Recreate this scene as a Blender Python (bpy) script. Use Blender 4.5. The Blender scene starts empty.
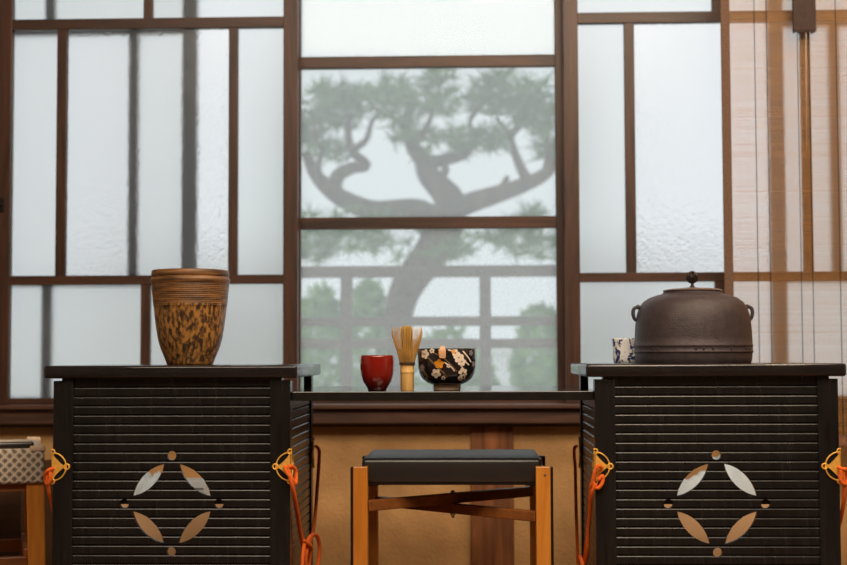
import bpy, bmesh, math, random
from mathutils import Vector, Matrix

random.seed(7)
SC = bpy.context.scene
COL = SC.collection

# ------------------------------------------------------------------ camera
F = 1400.0
HCAM = 0.72
cam_d = bpy.data.cameras.new('camera')
cam = bpy.data.objects.new('camera', cam_d)
COL.objects.link(cam)
PITCH, YAW, ROLL = math.radians(2.98), math.radians(2.02), math.radians(-0.2)
CAM_R = (Matrix.Rotation(YAW, 3, 'Z') @ Matrix.Rotation(math.pi / 2 + PITCH, 3, 'X') @ Matrix.Rotation(ROLL, 3, 'Z'))
CAM_L = Vector((0, 0, HCAM))
cam.matrix_world = Matrix.Translation(CAM_L) @ CAM_R.to_4x4()
cam_d.sensor_width = 36.0
cam_d.lens = F * 36.0 / 847.0
cam_d.clip_start, cam_d.clip_end = 0.05, 200
cam_d.dof.use_dof = True
cam_d.dof.focus_distance = 3.05
cam_d.dof.aperture_fstop = 3.5
SC.camera = cam

# ------------------------------------------------------------------ world / sky
w = bpy.data.worlds.new('overcast_sky')
SC.world = w
w.use_nodes = True
nt = w.node_tree
nt.nodes.clear()
wo = nt.nodes.new('ShaderNodeOutputWorld')
bg = nt.nodes.new('ShaderNodeBackground')
tc = nt.nodes.new('ShaderNodeTexCoord')
sep = nt.nodes.new('ShaderNodeSeparateXYZ')
rmp = nt.nodes.new('ShaderNodeValToRGB')
rmp.color_ramp.elements[0].position = 0.0
rmp.color_ramp.elements[0].color = (0.80, 0.86, 0.90, 1)
rmp.color_ramp.elements[1].position = 0.5
rmp.color_ramp.elements[1].color = (0.93, 0.97, 1.0, 1)
nt.links.new(tc.outputs['Generated'], sep.inputs[0])
nt.links.new(sep.outputs['Z'], rmp.inputs[0])
nt.links.new(rmp.outputs[0], bg.inputs['Color'])
bg.inputs['Strength'].default_value = 1.07
nt.links.new(bg.outputs[0], wo.inputs[0])

# ------------------------------------------------------------------ room lamps
def area(name, loc, target, sx, sy, power, col):
    d = bpy.data.lights.new(name, 'AREA')
    d.shape = 'RECTANGLE'
    d.size, d.size_y, d.energy, d.color = sx, sy, power, col
    o = bpy.data.objects.new(name, d)
    COL.objects.link(o)
    o.location = loc
    o.rotation_euler = (Vector(target) - Vector(loc)).to_track_quat('-Z', 'Y').to_euler()
    return o

area('ceiling_lamp', (0.75, 1.75, 2.6), (0.65, 2.3, 0), 1.6, 0.6, 56, (1.0, 0.80, 0.58))
area('room_lamp', (-0.3, 0.95, 2.6), (-0.1, 2.6, 0.2), 2.6, 0.7, 70, (1.0, 0.83, 0.64))

area('corner_lamp', (1.35, 3.1, 2.6), (1.15, 4.0, 1.0), 0.4, 0.3, 15, (1.0, 0.80, 0.58))

SC.view_settings.view_transform = 'Standard'
SC.view_settings.look = 'None'
SC.view_settings.gamma = 1.0
SC.view_settings.use_curve_mapping = False
SC.view_settings.exposure = 0.0
SC.cycles.use_denoising = True
SC.cycles.max_bounces = 14
SC.cycles.transmission_bounces = 12
SC.cycles.transparent_max_bounces = 24

# ------------------------------------------------------------------ helpers
def at(u, v, Y):
    """point of the plane y = Y that the photograph shows at pixel (u, v)"""
    d = CAM_R @ Vector(((u - 423.5) / F, -(v - 282.5) / F, -1.0))
    return CAM_L + d * (Y / d.y)

def X(u, Y, v=400):
    return at(u, v, Y).x

def Z(v, Y, u=423):
    return at(u, v, Y).z

def lin(r, g, b):
    f = lambda c: (c / 255 / 12.92) if c / 255 <= 0.04045 else ((c / 255 + 0.055) / 1.055) ** 2.4
    return (f(r), f(g), f(b), 1)

def new_mat(name):
    m = bpy.data.materials.new(name)
    m.use_nodes = True
    t = m.node_tree
    return m, t, t.nodes['Principled BSDF'], t.nodes['Material Output']

def plain(name, col, rough=0.5, metal=0.0, spec=0.5, var=0.0, vscale=30, bump=0.0, bscale=200, coat=0.0, stretch=(1, 1, 1), subsurf=0.0):
    m, t, b, o = new_mat(name)
    b.inputs['Base Color'].default_value = col
    b.inputs['Roughness'].default_value = rough
    b.inputs['Metallic'].default_value = metal
    b.inputs['Specular IOR Level'].default_value = spec
    b.inputs['Coat Weight'].default_value = coat
    b.inputs['Coat Roughness'].default_value = 0.08
    co = t.nodes.new('ShaderNodeTexCoord')
    mp = t.nodes.new('ShaderNodeMapping')
    mp.inputs['Scale'].default_value = stretch
    t.links.new(co.outputs['Object'], mp.inputs[0])
    n = t.nodes.new('ShaderNodeTexNoise')
    n.inputs['Scale'].default_value = vscale
    n.inputs['Detail'].default_value = 5
    t.links.new(mp.outputs[0], n.inputs['Vector'])
    r = t.nodes.new('ShaderNodeValToRGB')
    r.color_ramp.elements[0].position, r.color_ramp.elements[1].position = 0.3, 0.7
    r.color_ramp.elements[0].color = tuple(c * (1 - var) for c in col[:3]) + (1,)
    r.color_ramp.elements[1].color = tuple(min(1, c * (1 + var)) for c in col[:3]) + (1,)
    t.links.new(n.outputs['Fac'], r.inputs[0])
    t.links.new(r.outputs[0], b.inputs['Base Color'])
    if bump:
        n2 = t.nodes.new('ShaderNodeTexNoise')
        n2.inputs['Scale'].default_value = bscale
        n2.inputs['Detail'].default_value = 3
        t.links.new(mp.outputs[0], n2.inputs['Vector'])
        bp = t.nodes.new('ShaderNodeBump')
        bp.inputs['Strength'].default_value = bump
        bp.inputs['Distance'].default_value = 0.003
        t.links.new(n2.outputs['Fac'], bp.inputs['Height'])
        t.links.new(bp.outputs[0], b.inputs['Normal'])
    return m

def wood(name, c1, c2, axis='Z', scale=14, rough=0.5, bump=0.15, spec=0.5, coat=0.0, str_=18):
    s = {'X': (1.0 / str_ * 1.5, 1, 1), 'Y': (1, 1.0 / str_ * 1.5, 1), 'Z': (1, 1, 1.0 / str_ * 1.5)}[axis]
    m, t, b, o = new_mat(name)
    co = t.nodes.new('ShaderNodeTexCoord')
    mp = t.nodes.new('ShaderNodeMapping')
    mp.inputs['Scale'].default_value = s
    t.links.new(co.outputs['Object'], mp.inputs[0])
    n = t.nodes.new('ShaderNodeTexNoise')
    n.inputs['Scale'].default_value = scale * 3
    n.inputs['Detail'].default_value = 8
    n.inputs['Roughness'].default_value = 0.65
    n.inputs['Distortion'].default_value = 0.6
    t.links.new(mp.outputs[0], n.inputs['Vector'])
    r = t.nodes.new('ShaderNodeValToRGB')
    e = r.color_ramp.elements
    e[0].position, e[1].position = 0.34, 0.68
    e[0].color, e[1].color = c1, c2
    t.links.new(n.outputs['Fac'], r.inputs[0])
    t.links.new(r.outputs[0], b.inputs['Base Color'])
    b.inputs['Roughness'].default_value = rough
    b.inputs['Specular IOR Level'].default_value = spec
    b.inputs['Coat Weight'].default_value = coat
    bp = t.nodes.new('ShaderNodeBump')
    bp.inputs['Strength'].default_value = bump
    bp.inputs['Distance'].default_value = 0.002
    t.links.new(n.outputs['Fac'], bp.inputs['Height'])
    t.links.new(bp.outputs[0], b.inputs['Normal'])
    return m

def glass_rough(name, col, rough, bump=0.0, bscale=90):
    m, t, b, o = new_mat(name)
    t.nodes.remove(b)
    rf = t.nodes.new('ShaderNodeBsdfRefraction')
    rf.inputs['Color'].default_value = col
    rf.inputs['Roughness'].default_value = rough
    rf.inputs['IOR'].default_value = 1.45
    tl = t.nodes.new('ShaderNodeBsdfTranslucent')
    tl.inputs['Color'].default_value = col
    mx = t.nodes.new('ShaderNodeMixShader')
    mx.inputs[0].default_value = 0.12
    t.links.new(rf.outputs[0], mx.inputs[1])
    t.links.new(tl.outputs[0], mx.inputs[2])
    gl = t.nodes.new('ShaderNodeBsdfGlossy')
    gl.inputs['Roughness'].default_value = max(0.1, rough)
    m2 = t.nodes.new('ShaderNodeMixShader')
    m2.inputs[0].default_value = 0.02
    t.links.new(mx.outputs[0], m2.inputs[1])
    t.links.new(gl.outputs[0], m2.inputs[2])
    t.links.new(m2.outputs[0], o.inputs[0])
    if bump:
        co = t.nodes.new('ShaderNodeTexCoord')
        n = t.nodes.new('ShaderNodeTexNoise')
        n.inputs['Scale'].default_value = bscale
        n.inputs['Detail'].default_value = 2
        t.links.new(co.outputs['Object'], n.inputs['Vector'])
        bp = t.nodes.new('ShaderNodeBump')
        bp.inputs['Strength'].default_value = bump
        bp.inputs['Distance'].default_value = 0.01
        t.links.new(n.outputs['Fac'], bp.inputs['Height'])
        t.links.new(bp.outputs[0], rf.inputs['Normal'])
    return m

def glass_clear(name, haze, tint=(0.97, 0.985, 0.98, 1), weave=0.0):
    m, t, b, o = new_mat(name)
    t.nodes.remove(b)
    tr = t.nodes.new('ShaderNodeBsdfTransparent')
    tr.inputs['Color'].default_value = tint
    tl = t.nodes.new('ShaderNodeBsdfTranslucent')
    tl.inputs['Color'].default_value = (0.93, 0.95, 0.95, 1)
    mx = t.nodes.new('ShaderNodeMixShader')
    mx.inputs[0].default_value = haze
    t.links.new(tr.outputs[0], mx.inputs[1])
    t.links.new(tl.outputs[0], mx.inputs[2])
    gl = t.nodes.new('ShaderNodeBsdfGlossy')
    gl.inputs['Roughness'].default_value = 0.05
    m2 = t.nodes.new('ShaderNodeMixShader')
    m2.inputs[0].default_value = 0.012
    t.links.new(mx.outputs[0], m2.inputs[1])
    t.links.new(gl.outputs[0], m2.inputs[2])
    t.links.new(m2.outputs[0], o.inputs[0])
    if weave:
        co = t.nodes.new('ShaderNodeTexCoord')
        n = t.nodes.new('ShaderNodeTexNoise')
        n.inputs['Scale'].default_value = 420
        n.inputs['Detail'].default_value = 1
        t.links.new(co.outputs['Object'], n.inputs['Vector'])
        mr = t.nodes.new('ShaderNodeMapRange')
        mr.inputs['From Min'].default_value, mr.inputs['From Max'].default_value = 0.3, 0.7
        mr.inputs['To Min'].default_value, mr.inputs['To Max'].default_value = max(0, haze - weave), haze + weave
        t.links.new(n.outputs['Fac'], mr.inputs[0])
        t.links.new(mr.outputs[0], mx.inputs[0])
    return m

def translucent(name, col, frac=0.6, rough=0.7, var=0.0, transp=0.0, vscale=40):
    m, t, b, o = new_mat(name)
    b.inputs['Base Color'].default_value = col
    b.inputs['Roughness'].default_value = rough
    tl = t.nodes.new('ShaderNodeBsdfTranslucent')
    tl.inputs['Color'].default_value = col
    if var:
        co = t.nodes.new('ShaderNodeTexCoord')
        n = t.nodes.new('ShaderNodeTexNoise')
        n.inputs['Scale'].default_value = vscale
        t.links.new(co.outputs['Object'], n.inputs['Vector'])
        r = t.nodes.new('ShaderNodeValToRGB')
        r.color_ramp.elements[0].position, r.color_ramp.elements[1].position = 0.3, 0.7
        r.color_ramp.elements[0].color = tuple(c * (1 - var) for c in col[:3]) + (1,)
        r.color_ramp.elements[1].color = tuple(min(1, c * (1 + var)) for c in col[:3]) + (1,)
        t.links.new(n.outputs['Fac'], r.inputs[0])
        t.links.new(r.outputs[0], b.inputs['Base Color'])
        t.links.new(r.outputs[0], tl.inputs['Color'])
    mx = t.nodes.new('ShaderNodeMixShader')
    mx.inputs[0].default_value = frac
    t.links.new(b.outputs[0], mx.inputs[1])
    t.links.new(tl.outputs[0], mx.inputs[2])
    last = mx
    if transp:
        tr = t.nodes.new('ShaderNodeBsdfTransparent')
        m2 = t.nodes.new('ShaderNodeMixShader')
        m2.inputs[0].default_value = transp
        t.links.new(mx.outputs[0], m2.inputs[1])
        t.links.new(tr.outputs[0], m2.inputs[2])
        last = m2
    t.links.new(last.outputs[0], o.inputs[0])
    return m

BASE = {}   # name of an object -> the world point its mesh is measured from

def thing(name, label, cat, loc=(0, 0, 0), group=None, kind=None):
    o = bpy.data.objects.new(name, None)
    COL.objects.link(o)
    o.location = loc
    o.empty_display_size = 0.05
    if label: o['label'] = label
    if cat: o['category'] = cat
    if group: o['group'] = group
    if kind: o['kind'] = kind
    BASE[o.name] = Vector(loc)
    return o

def obj(name, bm, mats, parent=None, smooth=None, label=None, base=None):
    if not isinstance(mats, (list, tuple)): mats = [mats]
    me = bpy.data.meshes.new(name)
    off = BASE[parent.name] if parent else (Vector(base) if base else Vector((0, 0, 0)))
    bmesh.ops.translate(bm, verts=bm.verts, vec=-off)
    bmesh.ops.recalc_face_normals(bm, faces=bm.faces)
    bm.to_mesh(me)
    bm.free()
    for m in mats: me.materials.append(m)
    if smooth is not None:
        me.shade_smooth()
        try: me.set_sharp_from_angle(angle=math.radians(smooth))
        except Exception: pass
    o = bpy.data.objects.new(name, me)
    COL.objects.link(o)
    if parent: o.parent = parent
    elif base: o.location = base
    BASE[o.name] = off
    if label: o['label'] = label
    return o

def tag(o, label=None, cat=None, group=None, kind=None):
    if label: o['label'] = label
    if cat: o['category'] = cat
    if group: o['group'] = group
    if kind: o['kind'] = kind
    return o

def copy_tree(o, parent=None):
    c = o.copy()
    COL.objects.link(c)
    if parent: c.parent = parent
    for ch in list(o.children): copy_tree(ch, c)
    return c

def merge(bm, tmp, mi=0):
    for f in tmp.faces: f.material_index = mi
    me = bpy.data.meshes.new('tmp')
    tmp.to_mesh(me)
    tmp.free()
    bm.from_mesh(me)
    bpy.data.meshes.remove(me)

def bx(bm, x0, x1, y0, y1, z0, z1, bev=0.0, seg=2, mi=0):
    t = bmesh.new()
    bmesh.ops.create_cube(t, size=1.0, matrix=Matrix.Translation(((x0 + x1) / 2, (y0 + y1) / 2, (z0 + z1) / 2)) @
                          Matrix.Diagonal((abs(x1 - x0), abs(y1 - y0), abs(z1 - z0), 1)))
    if bev:
        bmesh.ops.bevel(t, geom=t.edges[:], offset=bev, segments=seg, profile=0.5, affect='EDGES')
    merge(bm, t, mi)

def beam(bm, p0, p1, wx, wz, bev=0.0, mi=0):
    """square bar from p0 to p1; wx = width across, wz = height"""
    p0, p1 = Vector(p0), Vector(p1)
    d = p1 - p0
    L = d.length
    d.normalize()
    up = Vector((0, 0, 1)) if abs(d.z) < 0.9 else Vector((0, 1, 0))
    s = d.cross(up).normalized()
    u = s.cross(d).normalized()
    M = Matrix((s, d, u)).transposed().to_4x4()
    M.translation = (p0 + p1) / 2
    t = bmesh.new()
    bmesh.ops.create_cube(t, size=1.0, matrix=Matrix.Diagonal((wx, L, wz, 1)))
    if bev: bmesh.ops.bevel(t, geom=t.edges[:], offset=bev, segments=2, profile=0.5, affect='EDGES')
    bmesh.ops.transform(t, matrix=M, verts=t.verts)
    merge(bm, t, mi)

def spline(pts, n=8):
    pts = [Vector(p) for p in pts]
    out = []
    for i in range(len(pts) - 1):
        p0 = pts[max(i - 1, 0)]; p1 = pts[i]; p2 = pts[i + 1]; p3 = pts[min(i + 2, len(pts) - 1)]
        for k in range(n):
            t = k / n
            out.append(0.5 * ((2 * p1) + (-p0 + p2) * t + (2 * p0 - 5 * p1 + 4 * p2 - p3) * t * t + (-p0 + 3 * p1 - 3 * p2 + p3) * t ** 3))
    out.append(pts[-1])
    return out

def tube(bm, pts, r, seg=8, mi=0, closed=False, cap=True):
    pts = [Vector(p) for p in pts]
    n = len(pts)
    rad = (lambda i: r(i / max(1, n - 1))) if callable(r) else (lambda i: r)
    tang = []
    for i in range(n):
        a = pts[(i - 1) % n] if (closed or i > 0) else pts[i]
        b = pts[(i + 1) % n] if (closed or i < n - 1) else pts[i]
        tang.append((b - a).normalized())
    ref = Vector((0, 0, 1)) if abs(tang[0].z) < 0.9 else Vector((1, 0, 0))
    nrm = tang[0].cross(ref).normalized()
    rings = []
    for i in range(n):
        nrm = (nrm - tang[i] * nrm.dot(tang[i])).normalized()
        bn = tang[i].cross(nrm)
        rr = rad(i)
        rings.append([bm.verts.new(pts[i] + (nrm * math.cos(2 * math.pi * k / seg) + bn * math.sin(2 * math.pi * k / seg)) * rr) for k in range(seg)])
    for i in range(n if closed else n - 1):
        a, b = rings[i], rings[(i + 1) % n]
        for k in range(seg):
            f = bm.faces.new((a[k], a[(k + 1) % seg], b[(k + 1) % seg], b[k]))
            f.material_index = mi
            f.smooth = True
    if cap and not closed:
        for rg in (rings[0], rings[-1]):
            f = bm.faces.new(rg)
            f.material_index = mi

def lathe(bm, prof, c, seg=64, mi=0):
    """prof: list of (r, z); c: base point (x, y, z)"""
    c = Vector(c)
    rings = []
    for r, z in prof:
        if r < 1e-5: rings.append([bm.verts.new(c + Vector((0, 0, z)))])
        else: rings.append([bm.verts.new(c + Vector((r * math.cos(2 * math.pi * k / seg), r * math.sin(2 * math.pi * k / seg), z))) for k in range(seg)])
    for a, b in zip(rings, rings[1:]):
        for k in range(seg):
            k2 = (k + 1) % seg
            if len(a) == 1 and len(b) == 1: continue
            if len(a) == 1: f = bm.faces.new((a[0], b[k2], b[k]))
            elif len(b) == 1: f = bm.faces.new((a[k], a[k2], b[0]))
            else: f = bm.faces.new((a[k], a[k2], b[k2], b[k]))
            f.material_index = mi
            f.smooth = True

def prism(bm, poly, fn, depth, mi=0):
    """extruded 2-D outline: fn(s, t, d) -> world point, d in (0, depth)"""
    a = [bm.verts.new(fn(s, t, 0)) for s, t in poly]
    b = [bm.verts.new(fn(s, t, depth)) for s, t in poly]
    n = len(poly)
    fs = [bm.faces.new(a), bm.faces.new(b)]
    for i in range(n): fs.append(bm.faces.new((a[i], a[(i + 1) % n], b[(i + 1) % n], b[i])))
    for f in fs: f.material_index = mi

def ball(bm, c, r, sub=2, sc=(1, 1, 1), mi=0):
    t = bmesh.new()
    bmesh.ops.create_icosphere(t, subdivisions=sub, radius=r, matrix=Matrix.Translation(Vector(c)) @ Matrix.Diagonal((*sc, 1)))
    for f in t.faces: f.smooth = True
    merge(bm, t, mi)

# ------------------------------------------------------------------ materials
M = {}
M['frame'] = wood('dark_window_wood', lin(46, 27, 20), lin(92, 60, 44), 'Z', 10, 0.42, 0.12)
M['rail'] = wood('dark_window_rail_wood', lin(46, 28, 20), lin(90, 58, 42), 'X', 10, 0.42, 0.12)
M['sill'] = wood('sill_wood', lin(52, 32, 24), lin(98, 66, 50), 'X', 9, 0.55, 0.15)
M['stud'] = wood('wall_stud_wood', lin(92, 52, 24), lin(162, 102, 56), 'Z', 8, 0.6, 0.2)
M['plaster'] = plain('ochre_plaster', lin(188, 147, 100), 0.9, var=0.28, vscale=5.5, bump=0.8, bscale=110, spec=0.1)
M['room'] = plain('pale_room_plaster', lin(214, 200, 178), 0.9, var=0.03, spec=0.2)
M['ceil'] = wood('ceiling_wood', lin(150, 112, 76), lin(190, 150, 108), 'X', 6, 0.6)
M['floor'] = wood('floor_wood', lin(88, 58, 38), lin(128, 88, 58), 'X', 6, 0.4)
M['frost'] = glass_rough('frosted_glass', (0.985, 0.99, 0.985, 1), 0.40)
M['bumpy'] = glass_rough('textured_glass', (1, 1, 1, 1), 0.24, 0.34, 110)
M['clear'] = glass_clear('clear_glass', 0.25)
M['hazy'] = glass_clear('hazy_glass', 0.23, weave=0.09)
M['black'] = wood('black_lacquered_wood', (0.005, 0.005, 0.0055, 1), (0.015, 0.0145, 0.015, 1), 'Z', 26, 0.25, 0.16, spec=0.45)
M['blackx'] = wood('black_lacquered_board', (0.007, 0.0062, 0.0065, 1), (0.022, 0.019, 0.020, 1), 'X', 20, 0.13, 0.05)
M['gloss'] = plain('black_gloss_board', (0.012, 0.011, 0.011, 1), 0.10, var=0.2, bump=0.02, bscale=20)
M['brass'] = plain('gilt_brass', lin(240, 186, 84), 0.42, metal=0.35, var=0.15, vscale=120)
M['cord'] = plain('orange_silk_cord', lin(246, 112, 36), 0.6, var=0.12, vscale=300, bump=0.8, bscale=900, spec=0.3)
M['leather'] = plain('black_leather', (0.012, 0.012, 0.013, 1), 0.36, var=0.1, bump=0.03, bscale=500, spec=1.0)
_b = M['leather'].node_tree.nodes['Principled BSDF']
_b.inputs['Sheen Weight'].default_value = 0.5
_b.inputs['Sheen Roughness'].default_value = 0.35
_b.inputs['Sheen Tint'].default_value = (0.85, 0.93, 1.0, 1)
M['stoolwood'] = wood('amber_stool_wood', lin(178, 106, 30), lin(222, 146, 56), 'Z', 9, 0.38, 0.05, coat=0.2)
M['stoolwoodx'] = wood('brown_stretcher_wood', lin(112, 64, 28), lin(150, 92, 44), 'X', 9, 0.4, 0.05)
M['darkmetal'] = plain('dark_metal', lin(40, 34, 30), 0.45, metal=0.6)
M['steel'] = plain('steel', lin(190, 186, 178), 0.3, metal=0.9)
M['shrub_stem'] = wood('pine_bark', lin(70, 58, 48), lin(112, 94, 78), 'Z', 5, 0.9, 0.4)
M['needles'] = plain('pine_needles', lin(104, 140, 84), 0.7, var=0.3, vscale=3)
M['leaf'] = plain('hedge_leaves', lin(128, 166, 108), 0.7, var=0.3, vscale=5)
M['gravel'] = plain('pale_gravel', lin(222, 222, 216), 0.9, var=0.1, vscale=8)
M['gardenwall'] = plain('pale_garden_wall', lin(232, 234, 234), 0.9, var=0.04, vscale=2)
M['railing'] = wood('weathered_railing', lin(96, 88, 80), lin(130, 120, 110), 'X', 8, 0.7)
M['cloth'] = translucent('white_cloth', (0.80, 0.90, 0.99, 1), 0.45)

# ------------------------------------------------------------------ the room
YW = 4.15          # front face of the window sashes
ZSB = Z(427, 4.12)  # underside of the sill beam
ZTOP = 1.93
CEIL = 2.7
def struct(name, bm, m):
    o = obj(name, bm, m)
    o['kind'] = 'structure'
    return o
bm = bmesh.new(); bx(bm, -3.0, 3.0, -2.5, YW + 0.1, -0.05, 0.0); struct('floor', bm, M['floor'])
bm = bmesh.new(); bx(bm, -3.0, 3.0, -2.5, YW + 0.1, CEIL, CEIL + 0.05); struct('ceiling', bm, M['ceil'])
bm = bmesh.new(); bx(bm, -3.05, -3.0, -2.5, YW + 0.1, 0, CEIL); struct('wall_left', bm, M['room'])
bm = bmesh.new(); bx(bm, 3.0, 3.05, -2.5, YW + 0.1, 0, CEIL); struct('wall_right', bm, M['room'])
bm = bmesh.new(); bx(bm, -3.0, 3.0, -2.55, -2.5, 0, CEIL); struct('wall_front', bm, M['room'])
# back wall: plaster below the sill and above the lintel, full plaster beyond the windows
u = lambda px, v=200: X(px, YW, v)
SASH_W = u(297.5) - u(-4.5)
XL = u(-4.5) - 0.0
XR = u(564.5) + SASH_W
bm = bmesh.new()
bx(bm, -3.0, 3.0, YW + 0.02, YW + 0.10, 0.0, ZSB + 0.005)
bx(bm, -3.0, 3.0, YW + 0.02, YW + 0.10, ZTOP + 0.10, CEIL)
bx(bm, -3.0, XL - 0.11, YW + 0.02, YW + 0.10, ZSB, ZTOP + 0.12)
bx(bm, XR + 0.11, 3.0, YW + 0.02, YW + 0.10, ZSB, ZTOP + 0.12)
struct('wall_back', bm, M['plaster'])
ZB1 = Z(407, 4.10)
bm = bmesh.new()
bx(bm, -2.99, 2.99, 4.105, YW + 0.12, ZSB + 0.010, ZB1 - 0.004, 0.004)
bx(bm, -2.99, 2.99, 4.125, YW + 0.12, ZSB, ZSB + 0.012, 0.001)
struct('trim_1', bm, M['sill'])                      # sill beam
bm = bmesh.new()
bx(bm, -2.99, 2.99, 4.085, YW + 0.12, ZB1 - 0.005, ZB1 + 0.008, 0.003)
struct('trim_2', bm, M['sill'])                      # nosing on the beam
bm = bmesh.new(); bx(bm, XL - 0.12, XR + 0.12, 4.11, YW + 0.12, ZTOP, ZTOP + 0.11, 0.004); struct('trim_3', bm, M['sill'])
bm = bmesh.new(); bx(bm, X(471, YW, 500), X(514, YW, 500), YW + 0.006, YW + 0.05, 0.0, ZSB + 0.001, 0.003); struct('trim_4', bm, M['stud'])
bm = bmesh.new(); bx(bm, XL - 0.12, XL - 0.002, 4.11, YW + 0.12, ZB1, ZTOP + 0.002, 0.003); struct('trim_5', bm, M['frame'])
bm = bmesh.new(); bx(bm, XR + 0.002, XR + 0.12, 4.11, YW + 0.12, ZB1, ZTOP + 0.002, 0.003); struct('trim_6', bm, M['frame'])

# ------------------------------------------------------------------ windows
ZS0 = ZB1 + 0.008                       # sashes stand on the nosing
zl = lambda v: Z(v, YW, 147)
def sash(name, x0, Y0, w, stile):
    root = thing(name, None, None, (x0, Y0, ZS0), kind='structure')
    sx = w / SASH_W
    Y1 = Y0 + 0.030
    px = lambda p: x0 + (u(p) - u(-4.5))
    xa, xb = px(10), px(283)
    zt0, zt1, zm0, zm1, zb = zl(28.3), zl(17.8), zl(284.3), zl(275.2), zl(398)
    bm = bmesh.new()
    bx(bm, x0, xa, Y0, Y1, ZS0, ZTOP, 0.002)
    bx(bm, xb, x0 + w, Y0, Y1, ZS0, ZTOP, 0.002)
    md = 0.003
    for a, b, z0, z1 in ((55.2, 65, zm1, zt0), (228, 237, zm1, zt0), (141, 150.2, zb, zm0), (141.8, 150.8, zt1, ZTOP)):
        bx(bm, px(a), px(b), Y0 + md, Y1 - md, z0 - .001, z1 + .001, 0.0015)
    fr = obj('window_stile', bm, M['frame'], root)
    bm = bmesh.new()
    for z0, z1 in ((zt0, zt1), (zm0, zm1), (ZS0, zb), (ZTOP - 0.03, ZTOP)):
        bx(bm, xa - .001, xb + .001, Y0 + 0.001, Y1 - 0.001, z0, z1, 0.0015)
    obj('window_rail', bm, M['rail'], root)
    yg = Y0 + 0.015
    bm = bmesh.new()
    for a, b, z0, z1 in ((xa, px(55.2), zm1, zt0), (px(237), xb, zm1, zt0), (xa, px(141), zb, zm0), (px(150.2), xb, zb, zm0),
                         (xa, px(141.8), zt1, ZTOP - .03), (px(150.8), xb, zt1, ZTOP - .03)):
        bx(bm, a - .002, b + .002, yg, yg + .003, z0 - .002, z1 + .002)
    obj('frosted_pane', bm, M['frost'], root, label='smooth frosted glass panes')
    bm = bmesh.new()
    bx(bm, px(65) - .002, px(228) + .002, yg, yg + .003, zm1 - .002, zt0 + .002)
    obj('textured_pane', bm, M['bumpy'], root, label='wide pane of bumpy textured glass')
    return root
w1 = sash('window_1', XL, YW, SASH_W, 0.05)
w2 = copy_tree(w1); w2.name = 'window_2'
w2.location.x += u(564.5) - XL
Y2 = YW + 0.060
w3 = copy_tree(w1); w3.name = 'window_3'
w3.location.x = X(187 - 287.5 + 0, Y2, 200) + 0.0; w3.location.y = Y2
w4 = copy_tree(w1); w4.name = 'window_4'
w4.location.x = X(771, Y2, 200); w4.location.y = Y2
b = bmesh.new()
xk = X(2, YW, 205)
bx(b, xk - .007, xk + .007, YW - .006, YW + .002, Z(212, YW, 2), Z(198, YW, 2), .002)
ball(b, (xk, YW - .010, Z(205, YW, 2)), .006, 2)
obj('latch', b, M['darkmetal'], w1, label='small dark metal latch')
M['frame_shaded'] = wood('shaded_sash_wood', lin(20, 22, 26), lin(36, 38, 42), 'Z', 10, 0.6, 0.12)  # window wood darkened and blued: backlit shade put into the rear sash colour
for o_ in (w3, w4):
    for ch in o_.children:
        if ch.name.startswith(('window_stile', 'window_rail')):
            ch.data = ch.data.copy(); ch.data.materials[0] = M['frame_shaded']
# middle window: two clear panes over one hazy pane
u2 = lambda p, v=200: X(p, Y2, v)
root = thing('window_5', None, None, (u2(286), Y2, ZS0), kind='structure')
xa, xb = u2(300.5), u2(556)
z2 = lambda v: Z(v, Y2, 428)
za0, za1, zb0, zb1, zc = z2(67), z2(55.5), z2(228.5), z2(216.7), z2(397)
bm = bmesh.new()
bx(bm, u2(286), xa, Y2, Y2 + .03, ZS0, ZTOP, .002)
bx(bm, xb, u2(570), Y2, Y2 + .03, ZS0, ZTOP, .002)
obj('window_stile', bm, M['frame'], root)
bm = bmesh.new()
for z0, z1 in ((za0, za1), (zb0, zb1), (ZS0, zc), (ZTOP - .03, ZTOP)):
    bx(bm, xa - .001, xb + .001, Y2 + .001, Y2 + .029, z0, z1, .0015)
obj('window_rail', bm, M['rail'], root)
bm = bmesh.new()
for z0, z1 in ((za1, ZTOP - .03), (zb1, za0)):
    bx(bm, xa - .002, xb + .002, Y2 + .014, Y2 + .017, z0 - .002, z1 + .002)
obj('clear_pane', bm, M['clear'], root, label='clear glass panes')
bm = bmesh.new()
bx(bm, xa - .002, xb + .002, Y2 + .014, Y2 + .017, zc - .002, zb0 + .002)
obj('hazy_pane', bm, M['hazy'], root, label='hazy lower glass pane')

# ------------------------------------------------------------------ garden
bm = bmesh.new(); bx(bm, -25, 25, YW + 0.13, 40, -0.45, -0.35)
o = obj('ground', bm, M['gravel']); o['kind'] = 'structure'
bm = bmesh.new(); bx(bm, -14, 14, 17, 17.25, -0.35, 0.75); bx(bm, -14, 14, 16.92, 17.33, 0.75, 0.85, 0.02)
o = obj('garden_wall', bm, M['gardenwall']); o['kind'] = 'structure'

def railing():
    Yr = 5.9
    r = thing('veranda_railing', 'weathered grey wooden railing outside the middle window', 'railing', (X(428, Yr, 350), Yr, -0.35))
    x0, x1 = X(100, Yr), X(760, Yr)
    for v0, v1 in ((265.5, 277), (316.5, 326), (339, 348.5)):
        b = bmesh.new(); bx(b, x0, x1, Yr, Yr + .05, Z(v1, Yr), Z(v0, Yr), .004); obj('rail', b, M['railing'], r)
    for a, c in ((200, 212), (340.5, 352), (480, 491.5), (620, 632)):
        b = bmesh.new(); bx(b, X(a, Yr), X(c, Yr), Yr - .004, Yr + .054, -.35, Z(267, Yr), .004); obj('post', b, M['railing'], r)
railing()

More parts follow.
